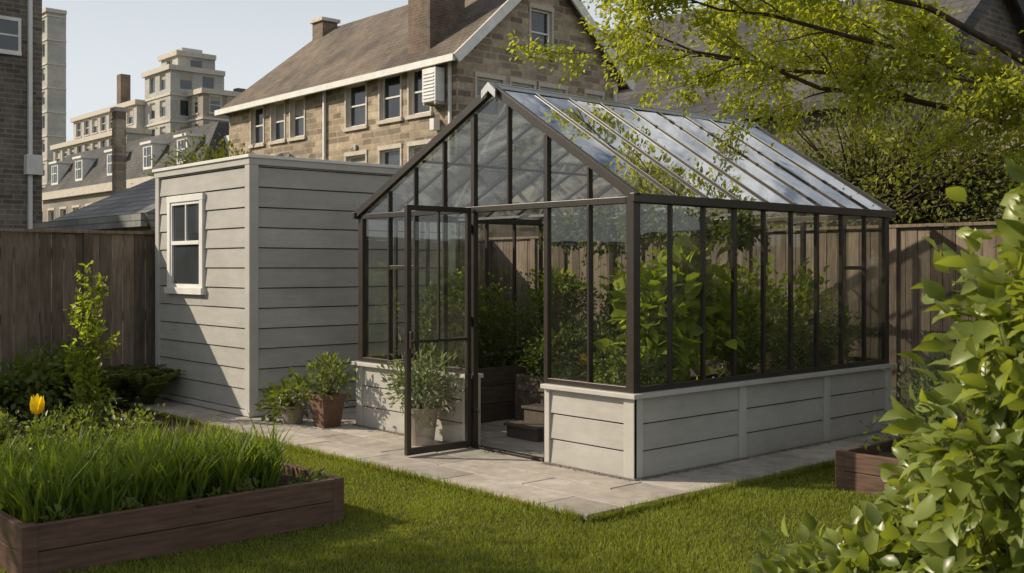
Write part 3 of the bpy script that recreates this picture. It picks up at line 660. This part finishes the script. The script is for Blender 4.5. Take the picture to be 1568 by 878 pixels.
# background trees
def bgtree(name,x,y,ells,ncl,per,ll,mat,cr=.25,tr=.12):
    pm=PM(); zz=min(e[2] for e in ells); pm.tube([(x,y,0),(x+.05,y,zz*.5),(x,y,zz)],[tr,tr*.8,tr*.6],8)
    shrub(pm,(x,y,zz*.8),ells,ncl,per,ll,ll*.55,T_SMALL,cr,.03); pm.obj(name,[mat,'bark'])
bgtree('yard_tree',8.8,3.2,[(8.8,3.2,3.2,1.5,1.8,1.3),(8.5,1.8,2.9,1.2,1.2,1.2),(8.9,4.6,2.7,1.1,1.2,1.0),(9.2,.6,2.6,1.2,1.3,1.1)],330,60,.085,'leaf_bg')
bgtree('yard_tree',8,22.7,[(8,22.7,3.7,1.4,1.4,1.4)],120,45,.14,'leaf_tree',.3)
bgtree('unseen_shadow_tree',-8.3,4.9,[(-8.3,4.9,4.9,1.2,1.2,.9),(-7.8,5.5,4.6,.8,.8,.7),(-9.0,4.2,4.6,.9,.9,.8)],150,40,.10,'leaf_tree',.24)  # unseen tree added left of frame to cast dappled shade on the lawn

# ------------------------------------------------------------ stone house
def gable_roof(mb,x0,x1,y0,y1,ze,zr,axis,m,mt,ov=.35,th=.16,hip=0):
    xm=(x0+x1)/2; sl=(zr-ze)/((x1-x0)/2); zo=ze-sl*ov
    def slope(xe):
        a=(xe,y0-ov,zo);b=(xe,y1+ov,zo);c=(xm,y1+ov-hip,zr);d=(xm,y0-ov,zr)
        vs=[a,b,c,d]; vs2=[(p[0],p[1],p[2]+th) for p in vs]
        mb.add(vs+vs2,MB.BF,m,.8)
    slope(x0-ov); slope(x1+ov)
    for xe in (x0-ov,x1+ov):
        mb.beam((xe,y0-ov-.05,zo+.02),(xm,y0-ov-.05,zr+.02),.08,.34,mt,r=.9)
    for xe,s in ((x0-ov,-1),(x1+ov,1)): mb.box(min(xe,xe+s*.12),max(xe,xe+s*.12),y0-ov,y1+ov,zo-.06,zo+.17,mt,.9)
    if hip: mb.add([(x0-ov,y1+ov,zo),(x1+ov,y1+ov,zo),(xm,y1+ov-hip,zr+th*.5)],[(0,1,2)],m,.8)
hs=empty('stone_house')
mb=MB(); hx0,hx1,hy0,hy1,hze,hzr=16.74,24.8,22.84,39.4,8.95,12.6
ops=[]
for y0_,w_,z_ in ((36.75,1.1,7.0),(34.95,1.1,7.0),(33.35,1.1,7.0),(29.0,1.35,7.0),(26.75,1.3,7.05),(24.95,1.25,7.05)):
    ops.append((y0_-w_/2,y0_+w_/2,z_,z_+1.65))
    if y0_<32: ops.append((y0_-w_/2,y0_+w_/2,z_-2.75,z_-1.1))
    ops.append((y0_-w_/2,y0_+w_/2,1.2,2.9))
wall_open(mb,F('X-',hx0),hy0,hy1,0,hze,ops)
gops=[(19.2,20.3,6.9,8.2),(20.6,21.9,6.9,8.2),(23.0,23.9,6.9,8.2),(17.6,18.8,6.9,8.2),(18,19.2,4.2,5.9),(20.6,21.8,4.2,5.9)]
wall_open(mb,F('Y-',hy0),hx0,hx1,0,hze,gops)
xm=(hx0+hx1)/2
wzl=(xm-.62,xm+.42,9.35,11.0)
mb.add([(hx0,hy0,hze),(wzl[0],hy0,hze),(wzl[0],hy0,hze+(hzr-hze)*(wzl[0]-hx0)/(xm-hx0))],[(0,1,2)],0,.5)
mb.add([(wzl[1],hy0,hze),(hx1,hy0,hze),(wzl[1],hy0,hze+(hzr-hze)*(hx1-wzl[1])/(hx1-xm))],[(0,1,2)],0,.5)
mb.add([(wzl[0],hy0,wzl[3]),(wzl[1],hy0,wzl[3]),(wzl[1],hy0,hze+(hzr-hze)*(hx1-wzl[1])/(hx1-xm)),(xm,hy0,hzr),(wzl[0],hy0,hze+(hzr-hze)*(wzl[0]-hx0)/(xm-hx0))],[(0,1,2,3,4)],0,.5)
wall_open(mb,F('Y-',hy0),wzl[0],wzl[1],hze,wzl[3],[(wzl[0]+.001,wzl[1]-.001,wzl[2],wzl[3]-.001)])
mb.quad((hx1,hy0,0),(hx1,hy1,0),(hx1,hy1,hze),(hx1,hy0,hze),0); mb.quad((hx0,hy1,0),(hx1,hy1,0),(hx1,hy1,hze),(hx0,hy1,hze),0)
mb.obj('walls_and_windows',['stone','winglass','white','limestone'],hs,recalc=False)
mb=MB(); gable_roof(mb,hx0,hx1,hy0,hy1,hze,hzr,'Y',0,1,.4,.15,hip=2.2); mb.obj('roof',['shingle','white'],hs)
mb=MB(); 
mb.box(17.0,18.6,24.7,26.0,hze-.2,14.2,0); mb.box(16.9,18.7,24.6,26.1,14.2,14.5,1)
mb.box(20.2,21.0,37.0,37.9,12.0,13.0,0); mb.box(20.1,21.1,36.9,38.0,13.0,13.15,1)
mb.obj('chimneys',['brickch','limestone'],hs)
mb=MB(); fx=F('X-',hx0)
mb.fbox(fx,31.1,31.22,.02,.13,0,hze-.2,0); mb.fbox(fx,23.1,23.2,.02,.12,0,hze-.2,0)
mb.fbox(F('Y-',hy0),24.5,24.62,.02,.14,0,hze-.2,0)
mb.fbox(fx,23.4,24.15,.1,.5,7.3,8.45,0)
for k in range(8): mb.fbox(fx,23.48,24.07,.502,.52,7.40+k*.12,7.45+k*.12,1,.4)
mb.fbox(fx,23.42,23.5,0.02,.48,7.2,7.3,1); mb.fbox(fx,24.05,24.13,.02,.48,7.2,7.3,1)
mb.fbox(fx,23.75,24.0,.02,.3,6.35,6.75,0); mb.fbox(fx,28.9,29.05,.02,.1,6.1,6.3,1)
mb.obj('downpipes_and_air_conditioner',['white','alu'],hs,.01)

# generic building
def building(name,x0,x1,y0,y1,H,mats,fl=3.0,ww=1.2,wh=1.5,gap=1.2,base=1.0,trim=False,roof=None,zr=0,top=True,yw=True,ov=.3,rt='white',bands=False):
    e=empty(name); mb=MB()
    def ops(u0,u1):
        o=[]; n_=int((u1-u0-gap*.6)/(ww+gap)); 
        if n_<1: return o
        st=(u1-u0-n_*ww)/(n_+1); z=base
        while z+wh<H-.25:
            for i in range(n_): a=u0+st+i*(ww+st); o.append((a,a+ww,z,z+wh))
            z+=fl
        return o
    wall_open(mb,F('X-',x0),y0,y1,0,H,ops(y0,y1),.2,trim=trim,rail=trim)
    wall_open(mb,F('Y-',y0),x0,x1,0,H,ops(x0,x1) if yw else [],.2,trim=trim,rail=trim)
    mb.quad((x1,y0,0),(x1,y1,0),(x1,y1,H),(x1,y0,H),0,.5); mb.quad((x0,y1,0),(x1,y1,0),(x1,y1,H),(x0,y1,H),0,.5)
    if bands:
        z=base+wh+.35
        while z<H-.6: mb.fbox(F('X-',x0),y0-.12,y1,.0,.12,z,z+.22,3,.9); mb.fbox(F('Y-',y0),x0,x1,.0,.12,z,z+.22,3,.9); z+=fl
    if roof is None:
        mb.quad((x0,y0,H),(x1,y0,H),(x1,y1,H),(x0,y1,H),3,.5)
        mb.fbox(F('X-',x0),y0-.3,y1+.3,.0,.3,H-.3,H+.25,3,.7); mb.fbox(F('Y-',y0),x0,x1,.0,.3,H-.3,H+.25,3,.7)
    else:
        xm=(x0+x1)/2; mb.add([(x0,y0,H),(x1,y0,H),(xm,y0,zr)],[(0,1,2)],0,.5); mb.add([(x0,y1,H),(x1,y1,H),(xm,y1,zr)],[(0,1,2)],0,.5)
    mb.obj('walls_and_windows',mats,e,recalc=False)
    if roof:
        rm=MB(); gable_roof(rm,x0,x1,y0,y1,H,zr,'Y',0,1,ov,.12); rm.obj('roof',[roof,rt],e)
    return e
lb=building('brick_building',-10,4.2,25.97,36,12.5,['stone2','winglass','white','limestone'],3.2,1.1,1.6,2.4,1.6,True)
mb=MB(); fb=F('Y-',25.97)
mb.fbox(fb,3.80,3.90,.02,.14,0,12,0); mb.fbox(fb,3.70,4.12,.02,.3,4.2,4.75,0)
mb.fbox(fb,3.0,3.62,.03,.10,7.5,7.62,0); mb.fbox(fb,3.0,3.62,.03,.07,8.45,8.55,0); mb.fbox(fb,3.54,3.62,.03,.07,7.62,8.45,0); mb.fbox(fb,3.0,3.54,.03,.04,7.62,8.45,1); mb.fbox(fb,3.0,3.54,.041,.06,8.02,8.07,0)
mb.obj('downpipe_and_window',['white','winglass'],lb)
ob=building('outbuilding',1.7,6.5,12.5,17.6,2.45,['stone2','winglass','white','limestone'],3,.9,.9,1.5,.9,False,'lightslate',3.55,ov=.2,rt='lightslate')
mb=MB(); mb.box(5.7,5.98,24.4,24.72,0,6.0,0); mb.box(5.66,6.02,24.36,24.76,6.0,6.12,1); mb.obj('brick_chimney_stack',['stone','limestone'])
# mansard row houses
rh=building('row_houses',21.4,31,52,79,7.0,['conc2','winglass','white','limestone'],3.1,1.3,1.9,1.1,.9,True)
mb=MB(); 
mb.add([(21.2,51.8,7.2),(21.2,79,7.2),(23.2,79,10.3),(23.2,53.5,10.3),(31,51.8,7.2),(31,53.5,10.3),(31,79,10.3)],[(0,1,2,3),(0,3,5,4),(3,2,6,5)],0,.7)
for yc in (55,60,66,72,77):
    mb.box(21.6,23.0,yc-.7,yc+.7,7.8,9.4,1,.5); mb.box(21.45,23.1,yc-.85,yc+.85,9.4,9.55,1,.5); mb.box(21.57,21.62,yc-.5,yc+.5,8.0,9.2,2); mb.box(21.54,21.6,yc-.03,yc+.03,8.0,9.2,1); mb.box(21.54,21.6,yc-.5,yc+.5,8.6,8.67,1)
for xc in (24,27.5): mb.box(xc-.7,xc+.7,51.9,54,7.6,9.4,1,.5); mb.box(xc-.45,xc+.45,51.87,51.93,7.9,9.2,2)
mb.obj('mansard_roof',['slate','white','winglass','brickch'],rh,recalc=False)
# apartment complex
ap=empty('apartment_complex')
def blk(x0,x1,y0,y1,H,mat,ww=1.5,gap=.9,trim=False): 
    fl=2.9; base=(H-2.3)%fl
    e=building('block',x0,x1,y0,y1,H,[mat,'winglass','white','limestone'],fl,ww,1.8,gap,base,trim,bands=True); e.parent=ap
blk(43.2,49.5,105.2,112,23.4,'conc'); blk(42.3,50,112.1,132,20.3,'conc',1.7,.8,True); blk(45.2,56.5,101.5,105.1,20.6,'conc2',1.3,.8,True); blk(47,62,98,101.4,16.5,'conc2',1.3,.8,True); blk(39.5,42.2,108,131,16.5,'conc',1.7,.8,True); blk(52,62,102.0,106,18.5,'conc2',1.3,.8,True)
blk(44.6,49.0,106.4,110.8,25.3,'conc')
mb=MB(); mb.box(44,45.2,121,122.2,20.3,24.9,0); mb.box(45.6,48,107.5,109.5,25.4,26.2,1); mb.box(46,46.1,113,113.1,20,22.6,1); mb.box(50,51,103,104,20.2,21.6,0); mb.obj('rooftop_stack',['brickch','alu'],ap)
building('office_tower',45.0,47.6,150,158,38,['conc','winglass','white','limestone'],3.4,1.3,1.8,.9,1.0,False,bands=True)
# right houses
building('slate_roof_house',27,36,19,38,8.3,['stone2','winglass','white','limestone'],2.8,1.2,1.5,1.6,1.3,True,'slate',12.9,rt='stone2')
building('slate_roof_house',16.5,25,6.5,14.0,5.6,['stone2','winglass','white','limestone'],2.8,1.2,1.4,1.4,1.3,True,'slate',8.9,rt='slate')
building('brown_shingle_house',12.5,19,-9,3.6,3.3,['stone2','winglass','white','limestone'],2.8,1.1,1.3,1.6,1.2,True,'shingle',5.4,rt='slate')

# ------------------------------------------------------------ light, sky, camera
w=bpy.data.worlds.new('World'); scene.world=w; w.use_nodes=True; nt=w.node_tree; bg=nt.nodes['Background']
sky=nt.nodes.new('ShaderNodeTexSky'); sky.sky_type='NISHITA'; sky.sun_disc=False
EL=math.radians(32); AZ=math.atan2(-.65,.76)
sky.sun_elevation=EL; sky.sun_rotation=AZ%(2*math.pi); sky.dust_density=2.0; sky.air_density=1.0; sky.ozone_density=1.0
tc=nt.nodes.new('ShaderNodeTexCoord'); sp=nt.nodes.new('ShaderNodeSeparateXYZ'); nt.links.new(tc.outputs['Generated'],sp.inputs[0])
hz=nt.nodes.new('ShaderNodeMapRange'); nt.links.new(sp.outputs[2],hz.inputs[0]); hz.inputs[1].default_value=.10; hz.inputs[2].default_value=.60; hz.inputs[3].default_value=1.0; hz.inputs[4].default_value=0; hz.interpolation_type='SMOOTHSTEP'
c1=mixc(nt,hz.outputs[0],sky.outputs[0],(11.6,12.3,12.8))
mp=nt.nodes.new('ShaderNodeMapping'); mp.inputs['Scale'].default_value=(1,1.6,3.5); nt.links.new(tc.outputs['Generated'],mp.inputs[0])
cn=noise(nt,3.4,mp.outputs[0],9,.62,.5)
cr=nt.nodes.new('ShaderNodeMapRange'); nt.links.new(cn,cr.inputs[0]); cr.inputs[1].default_value=.45; cr.inputs[2].default_value=.58; cr.inputs[3].default_value=0; cr.inputs[4].default_value=.9
ce=nt.nodes.new('ShaderNodeMapRange'); nt.links.new(sp.outputs[2],ce.inputs[0]); ce.inputs[1].default_value=.3; ce.inputs[2].default_value=.5
mu=nt.nodes.new('ShaderNodeMath'); mu.operation='MULTIPLY'; nt.links.new(cr.outputs[0],mu.inputs[0]); nt.links.new(ce.outputs[0],mu.inputs[1])
c2=mixc(nt,mu.outputs[0],c1,(12.5,12.6,12.8))
nt.links.new(c2,bg.inputs[0]); bg.inputs[1].default_value=.066
sd=Vector((math.sin(AZ)*math.cos(EL),math.cos(AZ)*math.cos(EL),math.sin(EL)))
l=bpy.data.lights.new('sun','SUN'); l.energy=5.0; l.angle=math.radians(.55); l.color=(1,.88,.70)
lo=bpy.data.objects.new('sun',l); scene.collection.objects.link(lo); lo.rotation_euler=sd.to_track_quat('Z','Y').to_euler()
cam=bpy.data.cameras.new('camera'); co=bpy.data.objects.new('camera',cam); scene.collection.objects.link(co); scene.camera=co
co.location=(-5.887,-5.226,1.6); co.rotation_euler=(math.radians(90),0,-math.radians(41.84))
cam.sensor_width=36; cam.lens=37.24; cam.shift_y=-.0185; cam.clip_end=2000; cam.clip_start=.05
cam.dof.use_dof=True; cam.dof.focus_distance=9.5; cam.dof.aperture_fstop=5.6
print('built')
